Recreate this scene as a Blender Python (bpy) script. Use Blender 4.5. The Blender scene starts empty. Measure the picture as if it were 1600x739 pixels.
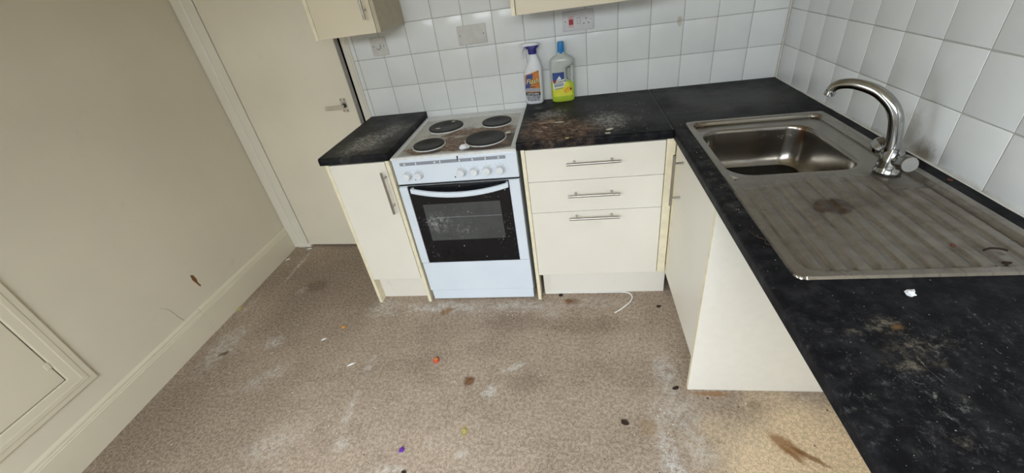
import bpy, bmesh, math, random
from mathutils import Vector, Matrix
random.seed(7)
SC = bpy.context.scene
COL = SC.collection

# ------------------------------------------------------------------ camera
cam_d = bpy.data.cameras.new('camera')
cam = bpy.data.objects.new('camera', cam_d)
COL.objects.link(cam)
SC.camera = cam
F_PX = 640.35
cam_d.sensor_fit = 'HORIZONTAL'; cam_d.sensor_width = 36.0
cam_d.lens = F_PX / 1600.0 * 36.0
cam_d.clip_start = 0.02; cam_d.clip_end = 60
YAW, PITCH, ROLL = 0.1979, -0.5726, -0.1520
fw = Vector((-math.sin(YAW)*math.cos(PITCH), math.cos(YAW)*math.cos(PITCH), math.sin(PITCH)))
rt = Vector((math.cos(YAW), math.sin(YAW), 0)); up = rt.cross(fw)
r2 = math.cos(ROLL)*rt + math.sin(ROLL)*up; u2 = -math.sin(ROLL)*rt + math.cos(ROLL)*up
mw = Matrix((r2, u2, -fw)).transposed().to_4x4()
mw.translation = Vector((-0.9770, -2.2383, 1.4771))
cam.matrix_world = mw

# ------------------------------------------------------------------ world, daylight, exposure
w = bpy.data.worlds.new('sky'); SC.world = w; w.use_nodes = True
w.node_tree.nodes['Background'].inputs[0].default_value = (0.80, 0.88, 1.0, 1)
w.node_tree.nodes['Background'].inputs[1].default_value = 0.5
def area(name, loc, target, sx, sy, power, col):
    d = bpy.data.lights.new(name, 'AREA'); d.shape = 'RECTANGLE'; d.size = sx; d.size_y = sy
    d.energy = power; d.color = col
    o = bpy.data.objects.new(name, d); COL.objects.link(o); o.location = loc
    o.rotation_euler = (Vector(target)-Vector(loc)).to_track_quat('-Z', 'Y').to_euler()
    return o
XL = -3.015
# daylight that falls in through the glazed opening in the wall behind the camera
area('window_daylight', (-1.25, -4.10, 2.85), (-1.10, -1.4, 0.20), 5.0, 2.4, 900, (0.86, 0.94, 1.0))
area('side_door_daylight', (XL-.55, -2.55, 1.05), (-.6, -1.9, .55), .8, 1.9, 42, (0.86, 0.94, 1.0))
SC.view_settings.view_transform = 'Standard'; SC.view_settings.look = 'None'
SC.view_settings.gamma = 1.0; SC.view_settings.use_curve_mapping = False
SC.view_settings.exposure = -0.31

# ------------------------------------------------------------------ material helper
class G:
    def __init__(s, name):
        s.m = bpy.data.materials.new(name); s.m.use_nodes = True
        s.t = s.m.node_tree; s.b = s.t.nodes['Principled BSDF']
        g = s.t.nodes.new('ShaderNodeNewGeometry'); s.pos = g.outputs['Position']
    def put(s, sock, v):
        if hasattr(v, 'links'): s.t.links.new(v, sock)
        elif isinstance(v, (tuple, list)) and len(v) == 3 and sock.type == 'RGBA': sock.default_value = (*v, 1)
        else: sock.default_value = v
    def math(s, op, a, b=0.0, clamp=False):
        n = s.t.nodes.new('ShaderNodeMath'); n.operation = op; n.use_clamp = clamp
        s.put(n.inputs[0], a); s.put(n.inputs[1], b); return n.outputs[0]
    def vm(s, op, a, b):
        n = s.t.nodes.new('ShaderNodeVectorMath'); n.operation = op
        s.put(n.inputs[0], a); s.put(n.inputs[1], b); return n.outputs[1 if op == 'LENGTH' else 0]
    def noise(s, scale, detail=4.0, rough=0.55, vec=None, stretch=None, dist=0.0):
        n = s.t.nodes.new('ShaderNodeTexNoise'); v = vec or s.pos
        if stretch: v = s.vm('MULTIPLY', v, stretch)
        s.put(n.inputs['Vector'], v); s.put(n.inputs['Scale'], scale)
        n.inputs['Detail'].default_value = detail; n.inputs['Roughness'].default_value = rough
        n.inputs['Distortion'].default_value = dist
        return n.outputs['Fac']
    def voro(s, scale, vec=None):
        n = s.t.nodes.new('ShaderNodeTexVoronoi'); s.put(n.inputs['Vector'], vec or s.pos); n.inputs['Scale'].default_value = scale
        return n.outputs['Distance']
    def ramp(s, v, a, b):
        n = s.t.nodes.new('ShaderNodeMapRange'); n.interpolation_type = 'SMOOTHSTEP'
        s.put(n.inputs[0], v); n.inputs[1].default_value = a; n.inputs[2].default_value = b
        return n.outputs[0]
    def mix(s, f, a, b):
        n = s.t.nodes.new('ShaderNodeMix'); n.data_type = 'RGBA'
        s.put(n.inputs[0], f); s.put(n.inputs[6], a); s.put(n.inputs[7], b); return n.outputs[2]
    def fmix(s, f, a, b):
        n = s.t.nodes.new('ShaderNodeMix'); n.data_type = 'FLOAT'
        s.put(n.inputs[0], f); s.put(n.inputs[2], a); s.put(n.inputs[3], b); return n.outputs[0]
    def mul(s, *a):
        r = a[0]
        for x in a[1:]: r = s.math('MULTIPLY', r, x)
        return r
    def mx(s, *a):
        r = a[0]
        for x in a[1:]: r = s.math('MAXIMUM', r, x)
        return r
    def blob(s, c, r, ang=0.0, amp=0.9, ns=14.0, soft=0.5):
        v = s.vm('SUBTRACT', s.pos, c)
        if ang:
            n = s.t.nodes.new('ShaderNodeVectorRotate'); n.rotation_type = 'Z_AXIS'
            s.put(n.inputs['Vector'], v); n.inputs['Angle'].default_value = -ang; v = n.outputs[0]
        v = s.vm('DIVIDE', v, r); L = s.vm('LENGTH', v, (0, 0, 0))
        nz = s.math('MULTIPLY', s.math('SUBTRACT', s.noise(ns, 5, 0.6), 0.5), amp)
        return s.ramp(s.math('ADD', L, nz), 1.0, 1.0-soft)
    def bump(s, h, strength=0.3, dist=0.002):
        n = s.t.nodes.new('ShaderNodeBump'); n.inputs['Strength'].default_value = strength
        n.inputs['Distance'].default_value = dist; s.put(n.inputs['Height'], h)
        s.t.links.new(n.outputs[0], s.b.inputs['Normal'])
    def out(s, color, rough=0.5, metal=0.0, spec=None, coat=None):
        s.put(s.b.inputs['Base Color'], color); s.put(s.b.inputs['Roughness'], rough); s.put(s.b.inputs['Metallic'], metal)
        if spec is not None: s.b.inputs['Specular IOR Level'].default_value = spec
        if coat: s.b.inputs['Coat Weight'].default_value = coat; s.b.inputs['Coat Roughness'].default_value = 0.08
        return s.m
def plain(name, col, rough=0.5, metal=0.0, var=0.06, scale=30):
    g = G(name); n = g.ramp(g.noise(scale, 4), 0.3, 0.7)
    return g.out(g.mix(n, tuple(c*(1-var) for c in col), tuple(min(1, c*(1+var)) for c in col)), rough, metal)
M = {}
def wall_paint(name, col):
    g = G(name)
    n = g.ramp(g.noise(2.2, 5), 0.3, 0.7); f = g.ramp(g.noise(9, 6, .65), 0.62, 0.8)
    c = g.mix(n, tuple(x*.94 for x in col), col); c = g.mix(g.mul(f, .35), c, tuple(x*.72 for x in col))
    sp = g.ramp(g.noise(55, 3, .6), 0.76, 0.82); c = g.mix(g.mul(sp, .5), c, (.25, .2, .13))
    g.bump(g.noise(160, 4), .12, .001)
    return g.out(c, .6)
M['wall'] = wall_paint('painted_plaster', (.74, .68, .55))
M['rearwall'] = wall_paint('painted_rear_wall', (.80, .74, .61))
M['ceil'] = plain('ceiling_paint', (.80, .73, .59), .8)
M['gloss'] = wall_paint('old_gloss_paint', (.73, .67, .53)); M['gloss'].node_tree.nodes['Principled BSDF'].inputs['Roughness'].default_value = .38
M['trimwhite'] = wall_paint('frame_paint', (.80, .76, .66)); M['trimwhite'].node_tree.nodes['Principled BSDF'].inputs['Roughness'].default_value = .42
M['doorpaint'] = wall_paint('door_paint', (.82, .765, .63)); M['doorpaint'].node_tree.nodes['Principled BSDF'].inputs['Roughness'].default_value = .45
M['dooredge'] = plain('door_edge_bare', (.42, .40, .36), .6)
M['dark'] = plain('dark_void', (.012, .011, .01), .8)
# carpet
g = G('worn_carpet')
n1 = g.ramp(g.noise(1.7, 6, .6), .3, .7); n2 = g.ramp(g.noise(7, 7, .68), .35, .72)
c = g.mix(n1, (.320, .228, .158), (.430, .320, .234)); c = g.mix(g.mul(n2, .45), c, (.49, .385, .295))
dk = g.mx(g.blob((-2.55, -.45, 0), (.78, .80, 1), 0, 1.1, 4, .9), g.blob((-2.80, -1.40, 0), (.80, .85, 1), 0, 1.3, 4, .95), g.mul(g.ramp(g.noise(6, 6, .68), .47, .62), .45))
c = g.mix(g.mul(dk, .93), c, (.205, .142, .097))
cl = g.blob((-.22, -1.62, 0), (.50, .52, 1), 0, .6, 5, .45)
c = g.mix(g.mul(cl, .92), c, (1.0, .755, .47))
fine = g.noise(230, 3, .7); med = g.noise(75, 5, .75); speck = g.math('ADD', g.mul(g.ramp(fine, .38, .62), .55), g.mul(g.ramp(med, .40, .60), .50), True)
c = g.mix(.85, c, g.mix(speck, g.mix(.60, c, (.07, .05, .036)), g.mix(.30, c, (.88, .79, .68))))
W_ = [((-1.382, -1.185, 0), (.045, .05, 1), 0, .9), ((-1.30, -1.055, 0), (.08, .028, 1), .5, .5), ((-1.99, -1.05, 0), (.03, .08, 1), 0, .5),
      ((-1.98, -1.28, 0), (.03, .12, 1), .1, .55), ((-1.75, -.665, 0), (.36, .06, 1), 0, .65), ((-1.30, -.66, 0), (.30, .05, 1), 0, .5), ((-.95, -.64, 0), (.3, .06, 1), 0, .3), ((-2.06, -.66, 0), (.13, .10, 1), 0, .55),
      ((-.655, -1.08, 0), (.06, .16, 1), 0, .6), ((-.645, -1.25, 0), (.12, .13, 1), 0, .45), ((-.70, -1.47, 0), (.055, .26, 1), .05, .8), ((-.60, -1.40, 0), (.07, .09, 1), 0, .55),
      ((-1.45, -1.45, 0), (.035, .03, 1), 0, .6), ((-1.585, -1.415, 0), (.025, .03, 1), 0, .4), ((-1.95, -1.44, 0), (.05, .04, 1), 0, .5),
      ((-2.60, -.91, 0), (.07, .06, 1), 0, .6), ((-2.88, -.93, 0), (.11, .22, 1), 0, .5), ((-2.86, -.25, 0), (.022, .22, 1), 0, .7), ((-2.68, -.49, 0), (.04, .05, 1), 0, .45),
      ((-2.50, -1.13, 0), (.17, .07, 1), .7, .35), ((-2.25, -1.45, 0), (.2, .09, 1), .6, .3), ((-1.14, -.72, 0), (.08, .06, 1), 0, .3), ((-1.72, -1.53, 0), (.1, .04, 1), 0, .5), ((-2.95, -.62, 0), (.04, .15, 1), 0, .3)]
wm = None
for ctr, r, a, st in W_:
    b = g.mul(g.blob(ctr, r, a, 1.7, 20, .8), st); wm = b if wm is None else g.mx(wm, b)
wm = g.math('MULTIPLY', wm, 1.15, True)
c = g.mix(g.mul(wm, g.ramp(g.noise(38, 8, .82), .40, .62), g.fmix(g.ramp(fine, .35, .6), .55, 1.0)), c, (.72, .70, .67))
for ctr, r, a, st, cc in [((-1.486, -1.132, 0), (.032, .04, 1), 0, .8, (.13, .06, .03)), ((-1.04, -.63, 0), (.06, .035, 1), 0, .6, (.17, .09, .045)), ((-1.70, -.69, 0), (.05, .03, 1), .6, .8, (.26, .14, .055)),
        ((-.315, -1.370, 0), (.075, .040, 1), -.75, .8, (.30, .15, .055)), ((-.255, -1.407, 0), (.075, .013, 1), -.62, .8, (.22, .10, .035)), ((-.305, -1.405, 0), (.05, .013, 1), -.9, .7, (.26, .12, .04)), ((-1.459, -1.358, 0), (.018, .03, 1), 0, .7, (.34, .26, .06)), ((-.76, -1.32, 0), (.05, .05, 1), 0, .35, (.30, .19, .08)),
        ((-1.30, -.78, 0), (.22, .09, 1), 0, .3, (.13, .09, .06)), ((-2.84, -.985, 0), (.035, .02, 1), .3, .7, (.07, .045, .03)), ((-.95, -.80, 0), (.25, .08, 1), 0, .28, (.13, .09, .06)), ((-.50, -1.17, 0), (.09, .014, 1), 0, .7, (.30, .15, .06)), ((-.36, -1.22, 0), (.03, .03, 1), 0, .35, (.12, .09, .06)), ((-1.24, -1.13, 0), (.12, .07, 1), 0, .3, (.12, .085, .06)),
        ((-2.6, -.45, 0), (.10, .08, 1), 0, .4, (.10, .065, .045))]:
    c = g.mix(g.mul(g.blob(ctr, r, a, 1.2, 30, .6), st), c, cc)
g.bump(fine, .5, .003); M['carpet'] = g.out(c, .95, spec=.1)
# tiles / grout
g = G('white_glazed_tile'); n = g.ramp(g.noise(5, 3), .3, .7)
c = g.mix(n, (.79, .805, .80), (.84, .85, .845))
gr = g.mx(g.blob((0, -1.00, .885), (.5, .085, .055), 0, 1.2, 25, .9), g.mul(g.blob((0, -.93, .93), (.5, .06, .09), 0, 1.2, 25, .9), .5), g.mul(g.blob((0, -.95, .875), (.5, .6, .016), 0, 1.0, 30, .9), .5))
c = g.mix(g.mul(gr, .8), c, (.20, .145, .085))
gs = g.blob((-.475, 0, 1.175), (.016, .5, .03), 0, 1.2, 60, .7); c = g.mix(g.mul(gs, .55), c, (.45, .34, .17))
c = g.mix(g.mul(g.ramp(g.noise(70, 3, .6), .74, .8), .4), c, (.42, .36, .26))
g.bump(g.noise(14, 2), .03, .002); M['tile'] = g.out(c, .20, spec=.36)
g = G('grey_grout'); M['grout'] = g.out(g.mix(g.ramp(g.noise(30, 4), .3, .7), (.40, .39, .36), (.52, .505, .47)), .9)
M['seal'] = plain('sealant', (.72, .70, .64), .5)
# cabinets
g = G('cream_laminate'); n = g.ramp(g.noise(3, 4), .3, .7)
c = g.mix(n, (.80, .762, .675), (.83, .795, .71))
st = g.mul(g.ramp(g.noise(26, 6, .7, stretch=(1, 1, .35)), .64, .78), .35); c = g.mix(st, c, (.55, .47, .36))
c = g.mix(g.mul(g.ramp(g.voro(42), .10, .04), g.ramp(g.noise(4, 3), .56, .66), .7), c, (.36, .30, .22))
M['cream'] = g.out(c, .38)
g = G('warm_lit_cream_laminate'); c = g.mix(g.ramp(g.noise(3, 4), .3, .7), (.73, .645, .49), (.76, .675, .52)); M['warmlit'] = g.out(c, .4)  # wall cabinet doors: warm, dimmer light up there painted into the cream
M['shadedside'] = plain('shaded_side_panel', (.48, .425, .31), .45)  # right sides of the wall cabinets, their shade painted into the colour
M['edge'] = plain('cream_edge_band', (.83, .755, .565), .45)
g = G('scuffed_plinth'); c = g.mix(g.ramp(g.noise(14, 6, .65), .56, .85), (.80, .76, .69), (.70, .61, .51)); M['plinth'] = g.out(c, .45)
M['endpanel'] = plain('pale_end_panel', (.86, .83, .755), .42, var=.015)
M['steel'] = plain('brushed_steel', (.46, .44, .41), .28, 1.0)
M['satin'] = plain('satin_aluminium', (.72, .69, .64), .42, 1.0)
M['chrome'] = plain('chrome', (.40, .40, .395), .12, 1.0, var=.1)
M['capgrey'] = plain('grey_cap', (.30, .295, .28), .35)
M['screw'] = plain('dark_screw', (.05, .05, .05), .5, .6)
# black worktop
g = G('black_speckled_worktop')
n = g.noise(24, 7, .72); n2 = g.noise(5, 5, .6)
c = g.mix(g.ramp(n, .40, .75), (.0075, .0075, .0095), (.028, .028, .031))
mottle = g.mul(g.ramp(g.noise(38, 8, .78), .56, .74), g.ramp(n2, .42, .66))
c = g.mix(g.mul(mottle, .45), c, (.20, .19, .175))
c = g.mix(g.mul(g.ramp(g.noise(120, 3, .6), .70, .76), .5), c, (.42, .40, .38))
greyzone = g.mx(g.mul(g.blob((-.30, -.27, .87), (.5, .34, 1), 0, .5, 5, .8), .75), g.mul(g.blob((-1.97, -.32, .87), (.3, .4, 1), 0, .5, 5, .8), .75), g.mul(g.blob((-.8, -.25, .87), (.45, .33, 1), 0, .5, 5, .8), .55))  # soft greyer zones on the far worktops
c = g.mix(g.mul(greyzone, .42), c, (.15, .148, .148))
wd = g.mx(g.mul(g.blob((-1.97, -.44, .87), (.13, .19, 1), -.2, 1.3, 18, .9), 1.0), g.mul(g.blob((-1.90, -.27, .87), (.10, .15, 1), -.3, 1.3, 18, .9), .5), g.mul(g.blob((-.84, -.43, .87), (.13, .17, 1), 0, 1.4, 22, .9), .7), g.mul(g.blob((-1.10, -.27, .87), (.11, .11, 1), 0, 1.4, 22, .9), .8), g.mul(g.blob((-1.16, -.14, .87), (.03, .04, 1), 0, 1., 30, .9), .4))
wd = g.math('MULTIPLY', wd, 1.4, True)
c = g.mix(g.mul(wd, g.ramp(g.noise(62, 8, .8), .38, .64)), c, (.44, .425, .40))
bd = g.mx(g.blob((-1.10, -.46, .87), (.19, .21, 1), 0, 1.3, 16, .9), g.mul(g.blob((-.98, -.50, .87), (.16, .14, 1), 0, 1.3, 16, .9), .75))
bd = g.math('MULTIPLY', bd, 1.7, True)
bcol = g.mix(g.ramp(g.noise(33, 5, .7), .38, .62), (.12, .068, .042), (.31, .22, .165))
c = g.mix(g.mul(bd, g.ramp(g.noise(50, 8, .8), .36, .56), .95), c, bcol)
sm = g.mx(g.blob((-.455, -1.655, .87), (.045, .028, 1), .2, 1.6, 30, .9), g.blob((-.44, -1.705, .87), (.07, .022, 1), .15, 1.5, 30, .9), g.mul(g.blob((-.47, -1.74, .87), (.055, .022, 1), .1, 1.6, 30, .9), .9), g.mul(g.blob((-.486, -1.868, .87), (.022, .012, 1), -.3, 1.2, 40, .8), .9), g.mul(g.blob((-.513, -1.671, .87), (.02, .012, 1), 0, 1.4, 50, .9), .7))
c = g.mix(g.mul(sm, g.ramp(g.noise(70, 9, .85), .46, .60), .75), c, (.22, .19, .145))
c = g.mix(g.mul(g.blob((-.44, -1.66, .87), (.013, .008, 1), .4, 1.8, 70, .9), .6), c, (.24, .13, .055))
nr = g.blob((-.42, -1.76, .87), (.36, .26, 1), 0, .8, 7, .9)
c = g.mix(g.mul(nr, g.ramp(g.noise(75, 9, .82), .53, .66), g.ramp(g.noise(14, 4, .6), .38, .60), .65), c, (.26, .255, .25))
ln = g.ramp(g.noise(30, 9, .85, stretch=(1, .5, 1), dist=1.6), .585, .64)
c = g.mix(g.mul(nr, ln, g.ramp(g.noise(11, 4, .6), .40, .58), .8), c, (.32, .315, .30))
edgew = g.mul(g.blob((-.56, -.95, .87), (.05, .5, 1), 0, .8, 12, .7), g.ramp(g.noise(34, 7, .75), .45, .68)); c = g.mix(g.mul(edgew, .30), c, (.22, .215, .20))
g.bump(g.noise(90, 5, .7), .25, .0012)
M['worktop'] = g.out(c, g.fmix(g.ramp(n2, .3, .7), .36, .55), spec=.07)
M['jointstrip'] = plain('worktop_joint', (.10, .095, .085), .6)
# cooker
g = G('white_enamel'); c = g.mix(g.ramp(g.noise(4, 4), .3, .7), (.715, .78, .87), (.75, .815, .895)); c = g.mix(g.mul(g.ramp(g.noise(65, 4, .65), .72, .78), .35), c, (.35, .30, .24)); M['enamel'] = g.out(c, .28)
M['knob'] = plain('white_knob_plastic', (.75, .78, .82), .35)
g = G('greasy_hob'); c = g.mix(g.ramp(g.noise(9, 5), .3, .7), (.53, .515, .46), (.64, .63, .585))
sp = g.mul(g.ramp(g.noise(85, 5, .7), .58, .70), .75); c = g.mix(sp, c, (.20, .13, .07))
z = .85
br = g.mx(g.blob((-1.375, -.475, z), (.18, .135, 1), 0, .9, 18, .6), g.blob((-1.525, -.47, z), (.13, .12, 1), 0, 1.0, 18, .7), g.mul(g.blob((-1.42, -.33, z), (.30, .09, 1), 0, 1.1, 18, .9), .8), g.mul(g.blob((-1.66, -.52, z), (.13, .085, 1), 0, 1.0, 22, .7), .85))
bc = g.mix(g.ramp(g.noise(45, 6, .75), .38, .62), (.065, .026, .012), (.30, .185, .095))
br = g.math('MULTIPLY', br, 2.2, True)
c = g.mix(g.mul(br, g.ramp(g.noise(30, 6, .75), .22, .44), .98), c, bc)
ch = g.mx(g.blob((-1.36, -.545, z), (.18, .040, 1), 0, .9, 30, .7), g.blob((-1.62, -.55, z), (.07, .02, 1), .1, .9, 30, .6), g.mul(g.blob((-1.26, -.45, z), (.045, .12, 1), 0, .9, 30, .7), .8))
ch = g.math('MULTIPLY', ch, 1.5, True)
c = g.mix(g.mul(ch, .9), c, (.03, .014, .008)); g.bump(g.noise(60, 6, .7), .35, .002)
M['hob'] = g.out(c, .42)
M['hobrim'] = plain('hob_rim_enamel', (.72, .73, .73), .32, var=.07, scale=40)
g = G('cast_iron_plate'); c = g.mix(g.ramp(g.noise(40, 5, .7), .4, .7), (.012, .011, .011), (.032, .029, .027)); g.bump(g.noise(140, 3), .2, .001); M['iron'] = g.out(c, .55)
M['strip'] = plain('grey_control_strip', (.27, .29, .34), .45)
M['print'] = plain('white_print', (.80, .82, .84), .5)
M['blackprint'] = plain('black_print', (.015, .015, .017), .5)
def speckle_glass(name, base, extra):
    g = G(name); c = g.mix(g.ramp(g.noise(14, 5), .3, .7), tuple(x*.8 for x in base), base)
    s1 = g.mx(g.mul(g.ramp(g.voro(45), .16, .09), g.ramp(g.noise(13, 4, .6), .53, .61)), g.mul(g.ramp(g.voro(120), .20, .10), g.ramp(g.noise(9, 4, .6), .55, .63)))
    cloud = g.mul(g.blob((-1.655, -.61, .50), (.09, .2, .075), 0, 1.2, 14, .9), g.ramp(g.noise(60, 6, .75), .42, .68), .55)
    c2 = g.mul(g.blob((-1.53, -.61, .47), (.13, .2, .10), 0, 1.2, 14, .9), g.ramp(g.noise(70, 6, .75), .50, .72), .35)
    c = g.mix(g.mx(g.mul(s1, .75), cloud, c2), c, (.55, .56, .57)); return g.out(c, .12, spec=.28)
M['glass'] = speckle_glass('black_oven_glass', (.010, .010, .012), 0)
M['window'] = speckle_glass('oven_inner_window', (.075, .078, .078), 1)
# sink
g = G('grimy_stainless'); n = g.noise(10, 6, .65); n3 = g.noise(26, 7, .72)
dr = g.blob((-.29, -1.30, .87), (.40, .34, 1), 0, .5, 8, .5)
d = g.mx(g.mul(dr, g.fmix(g.ramp(n, .30, .66), .22, .85)), g.mul(g.ramp(n3, .55, .75), .45))
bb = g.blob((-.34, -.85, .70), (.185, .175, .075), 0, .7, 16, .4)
dc = g.mix(g.ramp(n3, .3, .7), (.10, .076, .054), (.215, .188, .152)); dc = g.mix(g.mul(g.ramp(g.noise(30, 8, .8, stretch=(1, .22, 1)), .58, .68), .55), dc, (.42, .40, .37)); dc = g.mix(g.mul(g.ramp(g.noise(7, 6, .7, stretch=(1, .5, 1)), .50, .68), .6), dc, (.085, .052, .034))
stn = g.blob((-.335, -1.238, .87), (.062, .052, 1), .3, .55, 26, .35); dc = g.mix(g.mul(stn, g.fmix(g.ramp(g.noise(45, 6, .7), .35, .6), .6, 1)), dc, (.042, .022, .012))
s2 = g.blob((-.25, -1.23, .87), (.09, .03, 1), .4, 1.3, 26, .7); dc = g.mix(g.mul(s2, .6), dc, (.05, .04, .03))
gx = g.t.nodes.new('ShaderNodeSeparateXYZ'); g.put(gx.inputs[0], g.pos)
ph = g.math('FRACT', g.math('DIVIDE', g.math('ADD', gx.outputs[0], .492-.004+.0437*20), .0437)); gv = g.ramp(g.math('ABSOLUTE', g.math('SUBTRACT', ph, .5)),   .10, .02)
dc = g.mix(g.mul(gv, g.ramp(g.noise(9, 5, .6), .28, .56), .92), dc, (.045, .032, .022))
rs = g.mul(g.blob((-.15, -.66, .83), (.03, .03, .06), 0, 1.2, 40, .8), .8)
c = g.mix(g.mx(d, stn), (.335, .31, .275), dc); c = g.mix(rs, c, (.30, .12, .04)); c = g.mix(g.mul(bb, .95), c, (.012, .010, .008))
far = g.mul(g.blob((-.5, -.60, .87), (.06, .06, 1), 0, 1.2, 40, .8), .7); c = g.mix(far, c, (.13, .075, .035))
g.bump(n3, .12, .001)
M['sink'] = g.out(c, g.fmix(d, .22, .42), g.fmix(g.mx(g.mul(d, .85), bb, stn), 1.0, .12))
g = G('black_dirty_water'); M['sludge'] = g.out(g.mix(g.ramp(g.noise(30, 5), .4, .7), (.005, .0045, .004), (.02, .016, .012)), .22, spec=.18)
M['drainhole'] = plain('black_drain', (.01, .01, .01), .4)
# small stuff
M['plate'] = plain('plate_plastic', (.63, .61, .575), .35, var=.05)
M['plate2'] = plain('plate_plastic_clean', (.66, .65, .66), .35, var=.04)
M['red'] = plain('red_rocker', (.42, .02, .025), .35)
M['redrim'] = plain('pale_red_rim', (.70, .45, .43), .4)
M['hole'] = plain('socket_hole', (.01, .01, .01), .6)
M['white'] = plain('white_plastic', (.80, .81, .83), .35, var=.03)
M['navy'] = plain('navy_plastic', (.022, .02, .21), .35)
M['orange'] = plain('orange_print', (.62, .215, .045), .45, var=.1)
M['labelblue'] = plain('blue_print', (.035, .075, .26), .45, var=.2)
M['labelgrey'] = plain('grey_print', (.40, .42, .47), .45, var=.1, scale=120)
g = G('mottled_grey_print'); M['labelmottle'] = g.out(g.mix(g.ramp(g.noise(170, 3), .42, .6), (.52, .53, .57), (.11, .12, .15)), .45)
M['labelyel'] = plain('yellow_letter', (.83, .72, .34), .45)
g = G('cloudy_bottle'); M['cloudy'] = g.out(g.mix(g.ramp(g.noise(12, 3), .3, .7), (.50, .54, .50), (.57, .60, .56)), .22, spec=.5)
g = G('lime_liquid'); M['lime'] = g.out(g.mix(g.ramp(g.noise(15, 3), .3, .7), (.44, .60, .045), (.52, .68, .08)), .22, spec=.5)
M['capblue'] = plain('blue_cap', (.025, .24, .60), .35)
M['labelyellow'] = plain('yellow_label', (.80, .78, .07), .4, var=.05)
M['labelpale'] = plain('pale_label', (.78, .80, .62), .4, var=.04)
M['fruit'] = plain('orange_fruit', (.85, .42, .04), .4, var=.15, scale=90)
M['paper'] = plain('white_paper', (.82, .83, .85), .7)
M['cable'] = plain('white_cable', (.85, .84, .82), .4)
M['rust'] = plain('brown_flake', (.20, .085, .03), .7, var=.3, scale=80)
M['crust'] = plain('dried_food', (.33, .24, .18), .8, var=.3, scale=120)
M['crustpale'] = plain('pale_crumb', (.60, .56, .47), .8, var=.2, scale=120)
M['redcap'] = plain('red_cap', (.62, .06, .03), .4)
M['purple'] = plain('purple_wrapper', (.13, .03, .38), .4)
M['yellowbit'] = plain('yellow_bit', (.42, .36, .12), .7, var=.3, scale=150)
M['darkbit'] = plain('dark_crumb', (.038, .026, .019), .95); M['darkbit'].node_tree.nodes['Principled BSDF'].inputs['Specular IOR Level'].default_value = .1
M['darkred'] = plain('dark_red_crumb', (.11, .035, .018), .8)
M['orangebit'] = plain('orange_crumb', (.62, .28, .06), .7)

# ------------------------------------------------------------------ geometry helpers
def wloc(o):
    v = Vector((0, 0, 0))
    while o: v += Vector(o.location); o = o.parent
    return v
def tag(o, label=None, cat=None, group=None, kind=None):
    if label: o['label'] = label
    if cat: o['category'] = cat
    if group: o['group'] = group
    if kind: o['kind'] = kind
    return o
def thing(name, loc, label, cat, group=None, rz=0.0):
    o = bpy.data.objects.new(name, None); o.empty_display_size = .05; COL.objects.link(o)
    o.location = loc; o.rotation_euler = (0, 0, rz)
    return tag(o, label, cat, group)
def obj(name, bm, mat, parent=None, smooth=False, local=False, loc=None):
    """link a bmesh (world coordinates unless local) as one mesh object"""
    bmesh.ops.recalc_face_normals(bm, faces=bm.faces)
    me = bpy.data.meshes.new(name); bm.to_mesh(me); bm.free()
    o = bpy.data.objects.new(name, me); COL.objects.link(o)
    if isinstance(mat, str): mat = M[mat]
    me.materials.append(mat)
    if parent: o.parent = parent
    if loc is not None: o.location = loc
    if not local:
        d = wloc(o)
        if d.length: me.transform(Matrix.Translation(-d))
    if smooth: me.shade_smooth(); me.set_sharp_from_angle(angle=math.radians(40))
    return o
def B(): return bmesh.new()
def box(bm, x0, x1, y0, y1, z0, z1, bev=0.0, seg=2):
    x0, x1 = min(x0, x1), max(x0, x1); y0, y1 = min(y0, y1), max(y0, y1); z0, z1 = min(z0, z1), max(z0, z1)
    r = bmesh.ops.create_cube(bm, size=1.0)
    for v in r['verts']: v.co = Vector(((x0+x1)/2+v.co.x*(x1-x0), (y0+y1)/2+v.co.y*(y1-y0), (z0+z1)/2+v.co.z*(z1-z0)))
    if bev:
        es = list({e for v in r['verts'] for e in v.link_edges})
        bmesh.ops.bevel(bm, geom=es, offset=bev, segments=seg, affect='EDGES', profile=.5)
    return bm
def loft(bm, loops, cap0=True, cap1=True, close=True):
    L = [[bm.verts.new(p) for p in lp] for lp in loops]; n = len(L[0])
    for a, b in zip(L, L[1:]):
        for i in range(n if close else n-1): bm.faces.new((a[i], a[(i+1) % n], b[(i+1) % n], b[i]))
    if cap0: bm.faces.new(L[0][::-1])
    if cap1: bm.faces.new(L[-1])
    return L
def tube(bm, pts, r, n=12, caps=True):
    pts = [Vector(p) for p in pts]; rs = r if isinstance(r, (list, tuple)) else [r]*len(pts)
    t0 = (pts[1]-pts[0]).normalized(); ref = Vector((0, 0, 1)) if abs(t0.z) < .9 else Vector((1, 0, 0))
    u = t0.cross(ref).normalized(); loops = []
    for i, p in enumerate(pts):
        t = (pts[min(i+1, len(pts)-1)]-pts[max(i-1, 0)]).normalized()
        u = (u-t*u.dot(t)).normalized(); v = t.cross(u)
        loops.append([p+(u*math.cos(k*2*math.pi/n)+v*math.sin(k*2*math.pi/n))*rs[i] for k in range(n)])
    loft(bm, loops, caps, caps); return bm
def lathe(bm, prof, c, axis=(0, 0, 1), n=28, caps=True):
    """prof: (radius, height) list along axis from point c"""
    a = Vector(axis).normalized(); ref = Vector((0, 0, 1)) if abs(a.z) < .9 else Vector((1, 0, 0))
    u = a.cross(ref).normalized(); v = a.cross(u); c = Vector(c)
    loft(bm, [[c+a*h+(u*math.cos(k*2*math.pi/n)+v*math.sin(k*2*math.pi/n))*r for k in range(n)] for r, h in prof], caps, caps); return bm
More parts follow.
